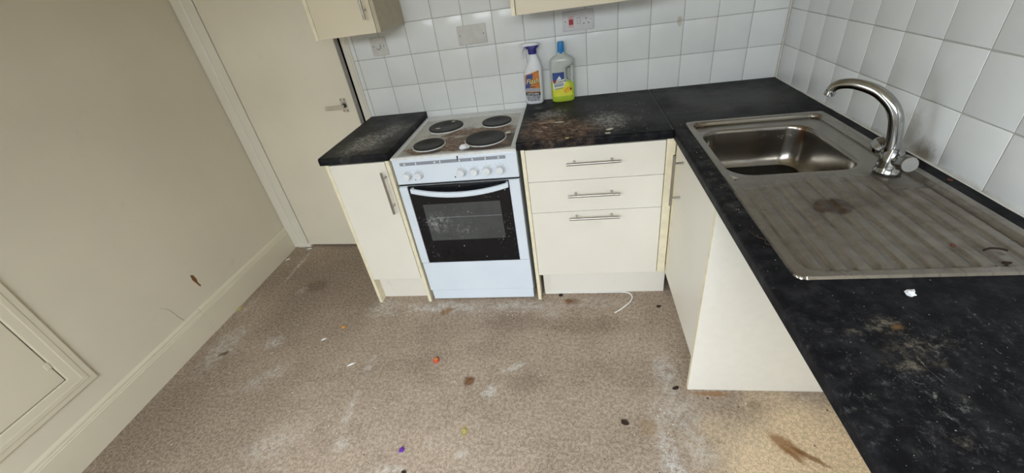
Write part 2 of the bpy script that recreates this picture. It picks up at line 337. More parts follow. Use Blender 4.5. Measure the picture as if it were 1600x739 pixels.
def spline(pts, n=8):
    P = [Vector(p) for p in pts]; P = [P[0]*2-P[1]]+P+[P[-1]*2-P[-2]]; out = []
    for i in range(1, len(P)-2):
        for k in range(n):
            t = k/n; a, b, c, d = P[i-1:i+3]
            out.append(.5*((2*b)+(c-a)*t+(2*a-5*b+4*c-d)*t*t+(-a+3*b-3*c+d)*t**3))
    return out+[P[-2]]
def text_bm(body, size, shear=0.0, bold=0.0):
    cu = bpy.data.curves.new('t', 'FONT'); cu.body = body; cu.size = size; cu.shear = shear; cu.offset = bold
    cu.align_x = 'CENTER'; cu.align_y = 'CENTER'; cu.resolution_u = 3
    o = bpy.data.objects.new('t', cu); COL.objects.link(o)
    dg = bpy.context.evaluated_depsgraph_get(); me = bpy.data.meshes.new_from_object(o.evaluated_get(dg))
    bm = bmesh.new(); bm.from_mesh(me); bpy.data.objects.remove(o); bpy.data.curves.remove(cu); bpy.data.meshes.remove(me)
    return bm
H = 0.8734; T = 0.0345; HB = H-T          # worktop top, thickness, underside
XL = -3.015; YR = -3.05; ZC = 2.45        # left wall, rear wall, ceiling
PT = 0.1505                               # tile pitch

# ------------------------------------------------------------------ room shell
bm = B(); box(bm, XL-.15, .16, YR-.15, .9, -.08, 0); tag(obj('floor', bm, 'carpet'), 'worn stained brown carpet covering the kitchen floor', kind='structure')
bm = B(); box(bm, XL-.15, .16, YR-.15, .9, ZC, ZC+.1); tag(obj('ceiling', bm, 'ceil'), 'plain painted ceiling above the kitchen', kind='structure')
LY0, LY1, LZ1 = -2.93, -2.17, 2.02   # side doorway behind the camera
bm = B(); box(bm, XL-.15, XL-.014, LY1, .9, 0, ZC); box(bm, XL-.15, XL-.014, YR-.15, LY0, 0, ZC); box(bm, XL-.15, XL-.014, LY0, LY1, LZ1, ZC); wl = tag(obj('wall_left', bm, 'wall'), 'bare beige painted wall on the left', kind='structure')
DX0, DX1, DZ = -2.905, -2.180, 2.02       # door opening
bm = B(); box(bm, XL-.1, DX0, .0065, .12, 0, ZC); box(bm, DX0, DX1, .0065, .12, DZ, ZC); box(bm, DX1, .16, .0065, .12, 0, ZC)
wb = tag(obj('wall_back', bm, 'wall'), 'back wall with white square tiles above the worktop', kind='structure')
bm = B(); box(bm, .0065, .16, YR-.15, .12, 0, ZC); wr = tag(obj('wall_right', bm, 'wall'), 'right wall with white square tiles above the sink', kind='structure')
WX0, WX1, WZ0, WZ1 = -2.35, -0.35, .88, 2.08
bm = B(); box(bm, XL-.15, WX0, YR-.15, YR, 0, ZC); box(bm, WX1, .16, YR-.15, YR, 0, ZC); box(bm, WX0, WX1, YR-.15, YR, WZ1, ZC); box(bm, WX0, WX1, YR-.15, YR, 0, WZ0)
tag(obj('wall_rear', bm, 'rearwall'), 'rear wall with a glazed window opening', kind='structure')
wf = bpy.data.objects.new('window_1', None); COL.objects.link(wf); wf.location = ((WX0+WX1)/2, YR-.06, WZ0); tag(wf, 'white framed window in the rear wall', kind='structure')
for a in ((WX0, WX0+.06, WZ0, WZ1), (WX1-.06, WX1, WZ0, WZ1), (-1.73, -1.67, WZ0, WZ1), (-1.05, -.99, WZ0, WZ1)):
    bm = B(); box(bm, a[0], a[1], YR-.1, YR-.03, a[2], a[3], .004); obj('mullion', bm, 'trimwhite', wf)
for zz in (WZ0, 1.66, WZ1-.06):
    bm = B(); box(bm, WX0+.05, WX1-.05, YR-.095, YR-.035, zz, zz+.06, .004); obj('transom', bm, 'trimwhite', wf)
# dark hallway behind the door so that no light leaks in
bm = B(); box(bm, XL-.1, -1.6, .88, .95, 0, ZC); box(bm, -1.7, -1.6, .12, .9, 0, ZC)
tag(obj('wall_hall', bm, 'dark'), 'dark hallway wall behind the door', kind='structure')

t3 = bpy.data.objects.new('trim_3', None); COL.objects.link(t3); t3.location = (XL-.08, -2.55, 0); tag(t3, 'cream frame of the side doorway in the left wall', kind='structure')
for y0, y1, z0, z1 in ((LY0, LY0+.03, 0, LZ1), (LY1-.03, LY1, 0, LZ1), (LY0+.03, LY1-.03, LZ1-.03, LZ1)):
    bm = B(); box(bm, XL-.15, XL-.008, y0, y1, z0, z1, .003); obj('frame_board', bm, 'trimwhite', t3)
# tiles: separate pieces on the two walls
def tile_mesh(name, w_, h_):
    bm = B(); d = .0072; bv = .0016
    pr = [(0, d), (0, bv*.9), (bv*.3, bv*.28), (bv, 0)]
    loops = [[(-w_/2+i, y, -h_/2+i), (w_/2-i, y, -h_/2+i), (w_/2-i, y, h_/2-i), (-w_/2+i, y, h_/2-i)] for i, y in pr]
    loft(bm, loops, False, True); bmesh.ops.recalc_face_normals(bm, faces=bm.faces)
    me = bpy.data.meshes.new(name); bm.to_mesh(me); bm.free(); me.materials.append(M['tile']); me.shade_smooth(); me.set_sharp_from_angle(angle=math.radians(50))
    return me
TS = PT-.0030
tm_full = tile_mesh('tile', TS, TS)
def put_tile(me, wall, loc, rz):
    o = bpy.data.objects.new('tile', me); COL.objects.link(o); o.parent = wall; o.location = loc
    o.rotation_euler = (random.gauss(0, .0016), random.gauss(0, .0012), rz+random.gauss(0, .0016))
Z2 = 1.1735
xg = [-.005]+[-.1555-i*PT for i in range(14)]
rows = [Z2+(k-.5)*PT for k in range(-2, 4)]
narrow = tile_mesh('cut_tile', .0215, TS)
for zc in rows:
    for i in range(14): put_tile(tm_full, wb, ((xg[i]+xg[i+1])/2 if i else (-.005-.1555)/2, 0, zc), 0)
    put_tile(narrow, wb, (-2.1250, 0, zc), 0)
for zc in rows:
    for i in range(-3, 8): put_tile(tm_full, wr, (0, -.4612-(i+.5)*PT, zc), -math.pi/2)
zt0, zt1 = Z2-3*PT, Z2+4*PT
bm = B(); box(bm, -2.137, 0, .0014, .0066, zt0, rows[-1]+PT/2); obj('grout', bm, 'grout', wb)
bm = B(); box(bm, .0014, .0066, -.4612-8*PT, 0, zt0, rows[-1]+PT/2); obj('grout', bm, 'grout', wr)
bm = B(); tube(bm, [(-.0005, -.0005, zt0), (-.0005, -.0005, rows[-1]+PT/2)], .0035, 8); obj('corner_sealant', bm, 'seal', wr)
# marks on the left wall
bm = B(); xw = XL-.0135
loft(bm, [[(xw, -.756, .345), (xw, -.741, .335), (xw, -.738, .31), (xw, -.743, .285), (xw, -.737, .262), (xw, -.745, .258), (xw, -.752, .285), (xw, -.760, .315)], [(xw+.002, -.755, .342), (xw+.002, -.743, .333), (xw+.002, -.741, .31), (xw+.002, -.746, .285), (xw+.002, -.74, .265), (xw+.002, -.745, .262), (xw+.002, -.750, .285), (xw+.002, -.757, .315)]])
tag(obj('paint_chip', bm, 'rust', wl), 'brown chipped patch in the paint')
bm = B(); tube(bm, spline([(xw, -.975, .315), (xw, -.945, .275), (xw, -.93, .215), (xw, -.917, .175)], 5), [.0004]*4+[.001]*8+[.0013]*4, 5); tag(obj('crack', bm, 'crust', wl), 'thin crack in the plaster')

# skirting board
def extr_y(bm, prof, y0, y1):
    loft(bm, [[(x, y, z_) for x, z_ in prof] for y in (y0, y1)])
bb = bpy.data.objects.new('baseboard_left', None); COL.objects.link(bb); bb.location = (XL, -1.5, 0); tag(bb, 'tall beige moulded skirting board along the left wall', kind='structure')
for y0, y1, dx in ((-.018, -.826, 0), (-.828, LY1+.002, -.003)):
    bm = B(); e = XL+dx; extr_y(bm, [(XL-.02, 0), (e+.002, 0), (e+.002, .136), (e-.0005, .139), (e-.0005, .146), (e-.003, .149), (e-.0035, .160), (e-.006, .165), (e-.010, .172), (XL-.02, .174)], y0, y1)
    obj('board', bm, 'gloss', bb)
# baseboard shadows etc. come from geometry; door frame
t1 = bpy.data.objects.new('trim_1', None); COL.objects.link(t1); t1.location = (-2.96, 0, 0); tag(t1, 'cream door frame between the left wall and the door', kind='structure')
bm = B(); box(bm, XL-.014, -2.960, -.018, .0065, 0, 2.1, .011, 4); obj('architrave', bm, 'trimwhite', t1)
bm = B(); box(bm, -2.970, DX0-.001, -.0085, .1, 0, 2.06, .003); obj('frame_post', bm, 'trimwhite', t1)
bm = B(); box(bm, -2.99, -2.885, -.022, .03, 0, .028, .008); obj('threshold_block', bm, 'trimwhite', t1)
t2 = bpy.data.objects.new('trim_2', None); COL.objects.link(t2); t2.location = (-2.155, 0, 0); tag(t2, 'cream door frame beside the tiles', kind='structure')
bm = B(); box(bm, -2.178, -2.150, -.004, .1, 0, 2.06, .003); obj('frame_post', bm, 'trimwhite', t2)
bm = B(); box(bm, -2.150, -2.1375, -.002, .0066, 0, 2.1, .002); obj('architrave', bm, 'trimwhite', t2)
bm = B(); box(bm, -2.181, -2.177, .035, .1, 0, 2.02); obj('rebate', bm, 'dark', t2)
bm = B(); box(bm, DX0, DX1, -.004, .1, 2.02, 2.06); obj('head', bm, 'trimwhite', t2)
# door leaf, slightly ajar into the room
d1 = bpy.data.objects.new('door_1', None); COL.objects.link(d1); d1.location = (DX0+.004, -.004, 0); d1.rotation_euler = (0, 0, -math.radians(3.4))
tag(d1, 'flush cream internal door standing slightly ajar', kind='structure')
DWD = .714
bm = B(); box(bm, 0, DWD, -.0005, .0385, .017, 2.0, .0015); leaf = obj('leaf', bm, 'doorpaint', d1, local=True)
bm = B(); box(bm, DWD-.0005, DWD+.0012, .0005, .0375, .02, 1.99); obj('leaf_edge', bm, 'dooredge', d1, local=True)
# latch faceplate on the edge
bm = B(); lathe(bm, [(.009, 0), (.009, .002), (.005, .0035)], (DWD+.001, .016, .965), (1, 0, 0), 14); obj('latch', bm, 'steel', d1, local=True)
hx = DWD-.062
bm = B(); box(bm, hx-.018, hx+.018, -.004, 0, .925, 1.003, .0012); hp = tag(obj('handle_plate', bm, 'satin', d1, local=True), 'small steel lever plate')
for sx, sz in ((-.012, .995), (.012, .995), (.012, .933), (-.012, .933)):
    bm = B(); lathe(bm, [(.0032, 0), (.0032, .0012)], (hx+sx, -.004, sz), (0, -1, 0), 8); obj('screw', bm, 'screw', hp, local=True)
bm = B(); lathe(bm, [(.012, 0), (.012, .006), (.009, .009), (.009, .030)], (hx+.002, -.004, .963), (0, -1, 0), 18)
obj('spindle', bm, 'screw', hp, local=True)
bm = B(); loft(bm, [[(x, -.034+dy*.006, .962+zc+dz*h_) for dy, dz in ((-1, -1), (1, -1), (1, 1), (-1, 1))] for x, h_, zc in ((hx+.012, .010, 0), (hx-.02, .0095, 0), (hx-.06, .0095, -.001), (hx-.098, .011, -.002), (hx-.101, .009, -.002))])
tag(obj('lever', bm, 'satin', d1, local=True), 'flat steel lever')

# cupboard set into the left wall
cy0, cz0, cz1 = -1.333, .266, 1.75; cy1 = -2.02
cb = thing('wall_cupboard', (XL-.014, -1.8, 0), 'beige painted cupboard door with moulded frame in the left wall', 'cupboard'); cb.location.z = cz0
xa = XL-.0135
prof = [(0, 0), (.009, 0), (.012, .004), (.0125, .022), (.0145, .027), (.0150, .042), (.0135, .047), (.0120, .074), (.0095, .079), (0, .079)]
def frame_piece(name, a, b, ina, inb):
    # a->b outer edge points (y,z); ina/inb inward unit diagonals for mitred ends
    bm = B(); loft(bm, [[(xa+dx, p[0]+n_[0]*dd, p[1]+n_[1]*dd) for dx, dd in prof] for p, n_ in ((a, ina), (b, inb))]); obj(name, bm, 'gloss', cb)
frame_piece('frame_stile', (cy0, cz0), (cy0, cz1), (-1, 1), (-1, -1)); frame_piece('frame_stile', (cy1, cz0), (cy1, cz1), (1, 1), (1, -1))
frame_piece('frame_rail', (cy1, cz0), (cy0, cz0), (1, 1), (-1, 1)); frame_piece('frame_rail', (cy1, cz1), (cy0, cz1), (1, -1), (-1, -1))
bm = B(); box(bm, xa, xa+.010, cy1+.082, cy0-.082, cz0+.082, cz1-.082, .003); pn = obj('door', bm, 'gloss', cb)
bm = B(); box(bm, xa, xa+.0025, cy1+.078, cy0-.078, cz0+.078, cz1-.078); obj('rebate', bm, 'dark', cb)
bm = B(); box(bm, xa+.008, xa+.014, cy0-.098, cy0-.080, cz0+.155, cz0+.185, .003); obj('hinge', bm, 'gloss', pn)

# ------------------------------------------------------------------ worktops
def edge_strip(bm, x0, x1, y0, y1, axis):
    """worktop slab with a rounded front: axis 'y' = front at y0 (min y), 'x' = front at x0 (min x)"""
    r = .010; pr = []
    if axis == 'y':
        for k in range(6): a = math.pi/2*k/5; pr.append((y0+r-r*math.sin(a), H-r+r*math.cos(a)))
        pr += [(y0, HB+.004), (y0+.004, HB), (y1, HB), (y1, H)]
        loft(bm, [[(x, y, z_) for y, z_ in pr] for x in (x0, x1)])
    else:
        for k in range(6): a = math.pi/2*k/5; pr.append((x0+r-r*math.sin(a), H-r+r*math.cos(a)))
        pr += [(x0, HB+.004), (x0+.004, HB), (x1, HB), (x1, H)]
        loft(bm, [[(x, y, z_) for x, z_ in pr] for y in (y0, y1)])
D = .617
bm = B(); edge_strip(bm, -2.137, -1.8035, -D, -.0005, 'y'); tag(obj('worktop', bm, 'worktop', loc=(-1.97, -.3, HB)), 'short black worktop with pale scuffs left of the cooker', 'worktop', 'black worktops')
bm = B(); edge_strip(bm, -1.2275, -.602, -D, -.0005, 'y'); tag(obj('worktop', bm, 'worktop', loc=(-.91, -.3, HB)), 'food-stained black worktop carrying the two cleaning bottles', 'worktop', 'black worktops')
SX0, SX1, SY0, SY1 = -.5466, -.045, -.546, -1.5295    # sink outline
YE = -2.90
wt = thing('worktop', (-.3, -1.2, HB), 'long black worktop along the right wall holding the sink', 'worktop', 'black worktops')
bm = B(); edge_strip(bm, -.600, SX0+.011, YE, -.0005, 'x'); box(bm, SX0+.011, -.0005, SY0-.011, -.0005, HB, H); box(bm, SX0+.011, -.0005, YE, SY1+.011, HB, H); box(bm, SX1-.011, -.0005, SY1+.011, SY0-.011, HB, H)
obj('slab', bm, 'worktop', wt)
bm = B(); box(bm, -.6025, -.5995, -D+.012, -.002, H-.004, H+.0006); obj('joint_strip', bm, 'jointstrip', wt)
# ragged sealant line on the right wall
bm = B(); tube(bm, [(-.003, y, H+.001) for y in [-.01-.04*k for k in range(60)]], [.0022+.0016*random.random() for _ in range(60)], 6); obj('sealant', bm, 'seal', wt)

# ------------------------------------------------------------------ cabinets
def bar_handle(parent, p0, p1, off, frac=(.16, .84), r=.006):
    """bar from p0 to p1; off = vector from bar to the door face"""
    p0, p1, off = Vector(p0), Vector(p1), Vector(off); bm = B()
    ax = (p1-p0).normalized()
    tube(bm, [p0, p0+ax*.001, p1-ax*.001, p1], [r*.85, r, r, r*.85], 14)
    for f in frac:
        q = p0.lerp(p1, f); tube(bm, [q, q+off], .0042, 10)
        tube(bm, [q+off*.93, q+off], .0055, 10)
    return tag(obj('handle', bm, 'steel', parent, smooth=True), 'brushed steel bar handle')
ZP = .166; YD, YPN, YPL = -.6160, -.6135, -.564
def panel(parent, name, x0, x1, y0, y1, z0, z1, mat='cream', bev=.0012):
    bm = B(); box(bm, x0, x1, y0, y1, z0, z1, bev); return obj(name, bm, mat, parent)
# left of the cooker
c1 = thing('base_cabinet', (-1.96, -.31, 0), 'narrow cream base cabinet with one door, left of the cooker', 'cabinet')
panel(c1, 'side_panel', -2.1157, -2.0985, YPN, -.01, 0, HB, 'edge'); panel(c1, 'side_panel', -1.8235, -1.8065, YPN, -.01, 0, HB, 'edge')
panel(c1, 'back_panel', -2.0985, -1.8235, -.05, -.04, ZP, HB); panel(c1, 'bottom_panel', -2.0985, -1.8235, -.59, -.05, ZP, ZP+.018)
dr = panel(c1, 'door', -2.0965, -1.8255, YD, YD+.018, ZP+.002, HB-.003, 'cream', .0015)
bar_handle(dr, (-1.839, -.650, .800), (-1.839, -.650, .588), (0, .034, 0))
panel(c1, 'plinth', -2.0985, -1.8235, YPL, YPL+.015, 0, ZP, 'plinth')
# drawers
c2 = thing('drawer_unit', (-.9, -.31, 0), 'cream base unit with three drawers right of the cooker', 'drawers')
panel(c2, 'side_panel', -1.2120, -1.1955, YPN, -.01, 0, HB, 'edge'); panel(c2, 'side_panel', -.622, -.6065, -.592, -.01, ZP, HB, 'cream')
panel(c2, 'back_panel', -1.1955, -.622, -.05, -.04, ZP, HB); panel(c2, 'bottom_panel', -1.1955, -.622, -.59, -.05, ZP, ZP+.018)
for z0, z1, zh in ((.6885, HB-.003, .775), (.5325, .6860, .625), (ZP+.002, .5300, .510)):
    d_ = panel(c2, 'drawer', -1.1935, -.6245, YD, YD+.018, z0, z1, 'cream', .0015)
    bar_handle(d_, (-1.0235, -.650, zh), (-.804, -.650, zh), (0, .034, 0), (.15, .85))
panel(c2, 'filler', -.6215, -.586, YPN, YPN+.018, ZP, HB, 'edge')
panel(c2, 'plinth', -1.1800, -.570, YPL, YPL+.015, 0, ZP, 'plinth')
# sink unit
c3 = thing('sink_cabinet', (-.3, -.9, 0), 'cream sink cabinet with plain end panel under the long worktop', 'cabinet')
XD = -.5840; YEP = -1.154
panel(c3, 'filler', XD, XD+.018, -.640, -.6155, ZP, HB, 'edge'); panel(c3, 'filler', XD+.001, XD+.018, -.652, -.642, ZP, HB, 'edge')
d3 = panel(c3, 'door', XD, XD+.018, YEP+.0195, -.654, ZP+.002, HB-.003, 'cream', .0015)
bar_handle(d3, (-.618, -.740, .823), (-.618, -.740, .608), (.034, 0, 0), (.16, .84))
panel(c3, 'end_panel', XD-.001, -.004, YEP, YEP+.018, 0, HB, 'endpanel')
panel(c3, 'edge_band', XD-.0020, XD-.0008, YEP+.0006, YEP+.0174, .001, HB-.001, 'edge', 0)
panel(c3, 'plinth', -.530, -.515, YEP+.018, -.57, 0, ZP, 'plinth'); panel(c3, 'bottom_panel', -.56, -.01, YEP+.018, -.66, ZP, ZP+.018)
# wall cabinets
def wall_cabinet(x0, x1, z0, label, handle):
    c = thing('wall_cabinet', ((x0+x1)/2, -.15, z0), label, 'cabinet', 'cream wall cabinets'); z1 = z0+.72
    panel(c, 'side_panel', x0, x0+.0175, -.318, -.0005, z0, z1, 'edge'); panel(c, 'side_panel', x1-.0175, x1, -.318, -.0005, z0, z1, 'shadedside')
    panel(c, 'bottom_panel', x0+.0175, x1-.0175, -.300, -.0005, z0+.004, z0+.02); panel(c, 'top_panel', x0+.0175, x1-.0175, -.300, -.0005, z1-.02, z1-.002)
    d_ = panel(c, 'door', x0+.0205, x1-.0190, -.3205, -.3025, z0+.001, z1-.001, 'warmlit', .0015)
    if handle: bar_handle(d_, (handle, -.3545, z0+.060), (handle, -.3545, z0+.272), (0, .034, 0))
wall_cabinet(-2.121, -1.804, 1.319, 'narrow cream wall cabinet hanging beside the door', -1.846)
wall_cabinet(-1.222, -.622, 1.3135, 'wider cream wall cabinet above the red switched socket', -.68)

# ------------------------------------------------------------------ cooker
CX0, CX1, CYF = -1.7995, -1.2315, -.602
ck = thing('cooker', (-1.515, -.31, 0), 'dirty white freestanding electric cooker with four black hotplates', 'cooker')
def cpart(name, x0, x1, y0, y1, z0, z1, mat, bev=.002, parent=None):
    bm = B(); box(bm, x0, x1, y0, y1, z0, z1, bev); return obj(name, bm, mat, parent or ck)
cpart('body', CX0+.004, CX1-.004, CYF+.020, -.035, .012, .836, 'enamel')
HZ = .846
# hob: tray with raised rim
bm = B(); prs = [(0, .834), (0, HZ-.003), (.003, HZ), (.016, HZ), (.022, HZ-.004), (.026, HZ-.004)]
def rect(i): return [(CX0+i, -.606+i, 0), (CX1-i, -.606+i, 0), (CX1-i, -.030-i*2.3, 0), (CX0+i, -.030-i*2.3, 0)]
loft(bm, [[(x, y, z_) for x, y, _ in rect(i)] for i, z_ in prs], True, False); rim = obj('hob_rim', bm, 'hobrim', ck)
bm = B(); i = .0255; x0, y0, _ = rect(i)[0]; x1, y1, _ = rect(i)[2]
nx, ny = 24, 24; vs = [[bm.verts.new((x0+(x1-x0)*a/nx, y0+(y1-y0)*b_/ny, HZ-.0042)) for a in range(nx+1)] for b_ in range(ny+1)]
for b_ in range(ny):
    for a in range(nx): bm.faces.new((vs[b_][a], vs[b_][a+1], vs[b_+1][a+1], vs[b_+1][a]))
obj('hob_top', bm, 'hob', ck)
bm = B(); box(bm, CX0+.005, CX1-.005, -.031, -.012, .80, HZ-.002, .002); obj('rear_ledge', bm, 'hobrim', ck)
for (px, py, r) in ((-1.635, -.225, .0905), (-1.656, -.470, .0745), (-1.370, -.215, .0765), (-1.390, -.445, .0935)):
    bm = B(); z0 = HZ-.0045; lathe(bm, [(r+.004, 0), (r+.004, .003), (r+.001, .0045), (r-.002, .0035)], (px, py, z0), n=40); ring = obj('plate_ring', bm, 'hobrim', ck, smooth=True)
    bm = B(); lathe(bm, [(r-.001, .001), (r-.001, .009), (r-.003, .011), (r*.72, .0105), (r*.70, .0098), (r*.30, .0098), (r*.27, .0085), (.001, .0085)], (px, py, z0), n=44); tag(obj('hotplate', bm, 'iron', ck, smooth=True), 'black cast iron hotplate')
# control panel
cp = cpart('control_panel', CX0, CX1, CYF, CYF+.03, .7125, .8335, 'enamel', .004)
st = cpart('control_strip', -1.764, -1.281, CYF-.0008, CYF+.001, .8045, .8195, 'strip', 0, cp)
for x in (-1.742, -1.688, -1.600, -1.575, -1.487, -1.428, -1.370, -1.312):
    bm = B(); box(bm, x-.004, x+.004, CYF-.0012, CYF-.0005, .808, .815) if x in (-1.742, -1.600) else box(bm, x-.0022, x+.0022, CYF-.0012, CYF-.0005, .8065, .817)
    obj('symbol', bm, 'print', st)
for k, x in enumerate((-1.739, -1.685, -1.486, -1.427, -1.369, -1.311)):
    bm = B(); lathe(bm, [(.0215, 0), (.0215, .003), (.0200, .006), (.0180, .007), (.0170, .027), (.0155, .029), (.001, .029)], (x, CYF, .760), (0, -1, 0), 30); kb = obj('knob', bm, 'knob', ck, smooth=True)
    bm = B(); tube(bm, [(x+.0186*math.cos(a), CYF-.0045, .760+.0186*math.sin(a)) for a in [math.radians(d) for d in range(-30, 211, 15)]], .0018, 6); obj('grip_ring', bm, 'steel', kb, smooth=True)
    for q in range(3):
        a = math.radians(130-40*q); bm = B(); lathe(bm, [(.0011, 0), (.0011, .0006)], (x+.0275*math.cos(a), CYF, .760+.0275*math.sin(a)), (0, -1, 0), 6); obj('dial_mark', bm, 'blackprint', kb)
for x in (-1.708, -1.520):
    bm = B(); lathe(bm, [(.0033, 0), (.0033, .001)], (x, CYF, .7345), (0, -1, 0), 10); obj('indicator_lamp', bm, 'blackprint', cp)
bm = B(); tube(bm, [(-1.492, CYF-.0015, .834), (-1.493, CYF-.0015, .822), (-1.495, CYF-.001, .81)], [.003, .0022, .0008], 6); obj('grease_drip', bm, 'darkbit', cp)
cpart('door_gap', CX0+.004, CX1-.002, CYF+.006, CYF+.03, .69, .713, 'dark', 0)
# oven door
od = thing('x', (0, 0, 0), None, None); bpy.data.objects.remove(od)
bm = B(); box(bm, CX0+.001, CX1-.001, CYF+.002, CYF+.022, .2625, .7035, .002); od = obj('oven_door', bm, 'enamel', ck)
bm = B(); box(bm, -1.7570, -1.2820, CYF-.004, CYF+.004, .2645, .7030, .001); gl = obj('door_glass', bm, 'glass', od)
bm = B(); box(bm, -1.7990, -1.7580, CYF-.006, CYF+.004, .2640, .7010, .003); obj('door_stile', bm, 'enamel', od)
bm = B(); box(bm, -1.2810, -1.2325, CYF-.006, CYF+.004, .2640, .7010, .003); obj('door_stile', bm, 'enamel', od)
bm = B(); box(bm, -1.7070, -1.3350, CYF-.0046, CYF-.003, .400, .6045, 0); obj('window', bm, 'window', od)
bm = B(); tube(bm, [(-1.655, CYF-.0048, .531), (-1.336, CYF-.0048, .529)], .0008, 6); obj('shelf_rail', bm, 'strip', od)
# bowed handle
bm = B(); loops = []
for k in range(25):
    t = k/24; x = -1.7365+t*(1.7365-1.2835); s = 1-(2*t-1)**2; zc = .688-.024*s; yc = CYF-.020-.016*s; hh = .0115+.001*s
    loops.append([(x, yc+dy, zc+dz*hh) for dy, dz in ((-.007, -.8), (-.009, 0), (-.006, .9), (.004, 1), (.007, .6), (.007, -.6), (.003, -1))])
loft(bm, loops); 
for x in (-1.731, -1.289): box(bm, x-.005, x+.005, CYF-.022, CYF-.003, .678, .698, .001)
tag(obj('door_handle', bm, 'enamel', od, smooth=True), 'white bowed door handle')
cpart('storage_drawer', CX0+.001, CX1-.001, CYF, CYF+.02, .072, .2580, 'enamel', .003)
cpart('drawer_gap', CX0+.006, CX1-.006, CYF+.004, CYF+.02, .256, .2645, 'dark', 0)
cpart('kickboard', CX0+.008, CX1-.004, CYF+.003, CYF+.02, .008, .069, 'enamel', .002)
for x in (CX0+.04, CX1-.04):
    for y in (-.55, -.08): bm = B(); lathe(bm, [(.016, 0), (.016, .008), (.010, .012), (.010, .02)], (x, y, 0), n=12); obj('foot', bm, 'blackprint', ck)

# ------------------------------------------------------------------ sink
sk = thing('sink', ((SX0+SX1)/2, (SY0+SY1)/2, H), 'grimy stainless steel inset sink with ribbed drainer', 'sink'); sk.location.z = H-.16
def sm(a, b, t):
    t = max(0, min(1, (t-a)/(b-a))); return t*t*(3-2*t)
ribs = [(-.492+.0437*k) for k in range(10)]
def deck(x, y):
    cx, cy = (SX0+SX1)/2, (SY0+SY1)/2; hx_, hy_ = (SX1-SX0)/2, (SY0-SY1)/2; r = .022
    qx, qy = abs(x-cx)-hx_+r, abs(y-cy)-hy_+r
    d = -(math.hypot(max(qx, 0), max(qy, 0))+min(max(qx, qy), 0)-r)
    if d < -1e-5: return -.004
    z_ = .0055*math.sqrt(max(0, 1-(1-min(d/.004, 1))**2)) 
    r3 = .040; qx, qy = abs(x-cx)-hx_+.021+r3, abs(y-cy)-hy_+.021+r3
    d3 = -(math.hypot(max(qx, 0), max(qy, 0))+min(max(qx, qy), 0)-r3)
    z_ -= .0135*sm(0, .007, d3)
    if y < -1.05:
        for k, xr in enumerate(ribs):
            ys = -1.108+.010*min(k, 4)
            if k > 7: ys = -1.16
            e = sm(0, .014, ys-y)*sm(0, .010, y+1.4975)
            u = abs(x-xr-.004)/.0165
            if u < 1: z_ += .0050*e*min(1, (1-u)*3.0)
    return z_
def rr(x0, x1, y0, y1, r, n=10):
    pts = []
    for cx, cy, a0 in ((x1-r, y1-r, 0), (x0+r, y1-r, 90), (x0+r, y0+r, 180), (x1-r, y0+r, 270)):
        for k in range(n+1): a = math.radians(a0+90*k/n); pts.append((cx+r*math.cos(a), cy+r*math.sin(a)))
    # extra points along the sides
    out = []
    for i, p in enumerate(pts):
        q = pts[(i+1) % len(pts)]; out.append(p)
        if (i+1) % (n+1) == 0:
            for k in range(1, 16): out.append((p[0]+(q[0]-p[0])*k/16, p[1]+(q[1]-p[1])*k/16))
    return out
YM = -1.048
outer = rr(SX0, SX1, YM, SY0, .0004); bx0, bx1, by0, by1 = -.516, -.138, -1.030, -.632
inner = rr(bx0, bx1, by0, by1, .075)
bm = B(); loops = []
NT = 44
for k in range(NT+1):
    t = (k/NT)**1.25; lp = []
    for (ax_, ay_), (ix, iy) in zip(outer, inner):
        x, y = ax_+(ix-ax_)*t, ay_+(iy-ay_)*t; lp.append((x, y, H+deck(x, y)))
    loops.append(lp)
zr = -.0080
def inset(i): return rr(bx0+i, bx1-i, by0+i, by1-i, max(.075-i*.55, .02))
for i, dz in ((.0015, -.0006), (.004, -.003), (.0062, -.008), (.0072, -.015), (.010, -.05), (.014, -.095), (.019, -.118), (.027, -.136), (.040, -.149), (.058, -.1555), (.085, -.158), (.115, -.160)):
    loops.append([(x, y, H+zr+dz) for x, y in inset(i)])
bcx, bcy = (bx0+bx1)/2, (by0+by1)/2
def circ(r, z_): 
    return [(bcx+r*math.cos(a), bcy+r*math.sin(a), z_) for a in [math.atan2(y-bcy, x-bcx) for x, y in inset(.115)]]
loops += [circ(.050, H-.1645), circ(.042, H-.166), circ(.040, H-.171), circ(.030, H-.173)]
loft(bm, loops, False, True); obj('bowl', bm, 'sink', sk, smooth=True)
bm = B(); bmesh.ops.create_grid(bm, x_segments=1, y_segments=1, size=.001); bm.clear(); vs = [bm.verts.new((x, y, H-.1495)) for x, y in inset(.0385)]; f_ = bm.faces.new(vs); r_ = bmesh.ops.extrude_face_region(bm, geom=[f_]); bmesh.ops.translate(bm, verts=[v for v in r_['geom'] if isinstance(v, bmesh.types.BMVert)], vec=(0, 0, -.012)); tag(obj('dirty_water', bm, 'sludge'), 'black dirty water pooled in the bottom of the sink bowl', 'water', kind='stuff')
bm = B(); lathe(bm, [(.031, 0), (.031, .0015), (.024, .002), (.012, .0008), (.001, .0008)], (bcx, bcy, H-.1728), n=24); obj('drain', bm, 'drainhole', sk)
bm = B(); nx, ny = 252, 126
vs = [[None]*(nx+1) for _ in range(ny+1)]
for b_ in range(ny+1):
    y = YM+(SY1-YM)*b_/ny
    for a in range(nx+1):
        x = SX0+(SX1-SX0)*a/nx; vs[b_][a] = bm.verts.new((x, y, H+deck(x, y)))
for b_ in range(ny):
    for a in range(nx): bm.faces.new((vs[b_][a], vs[b_][a+1], vs[b_+1][a+1], vs[b_+1][a]))
obj('drainer', bm, 'sink', sk, smooth=True)

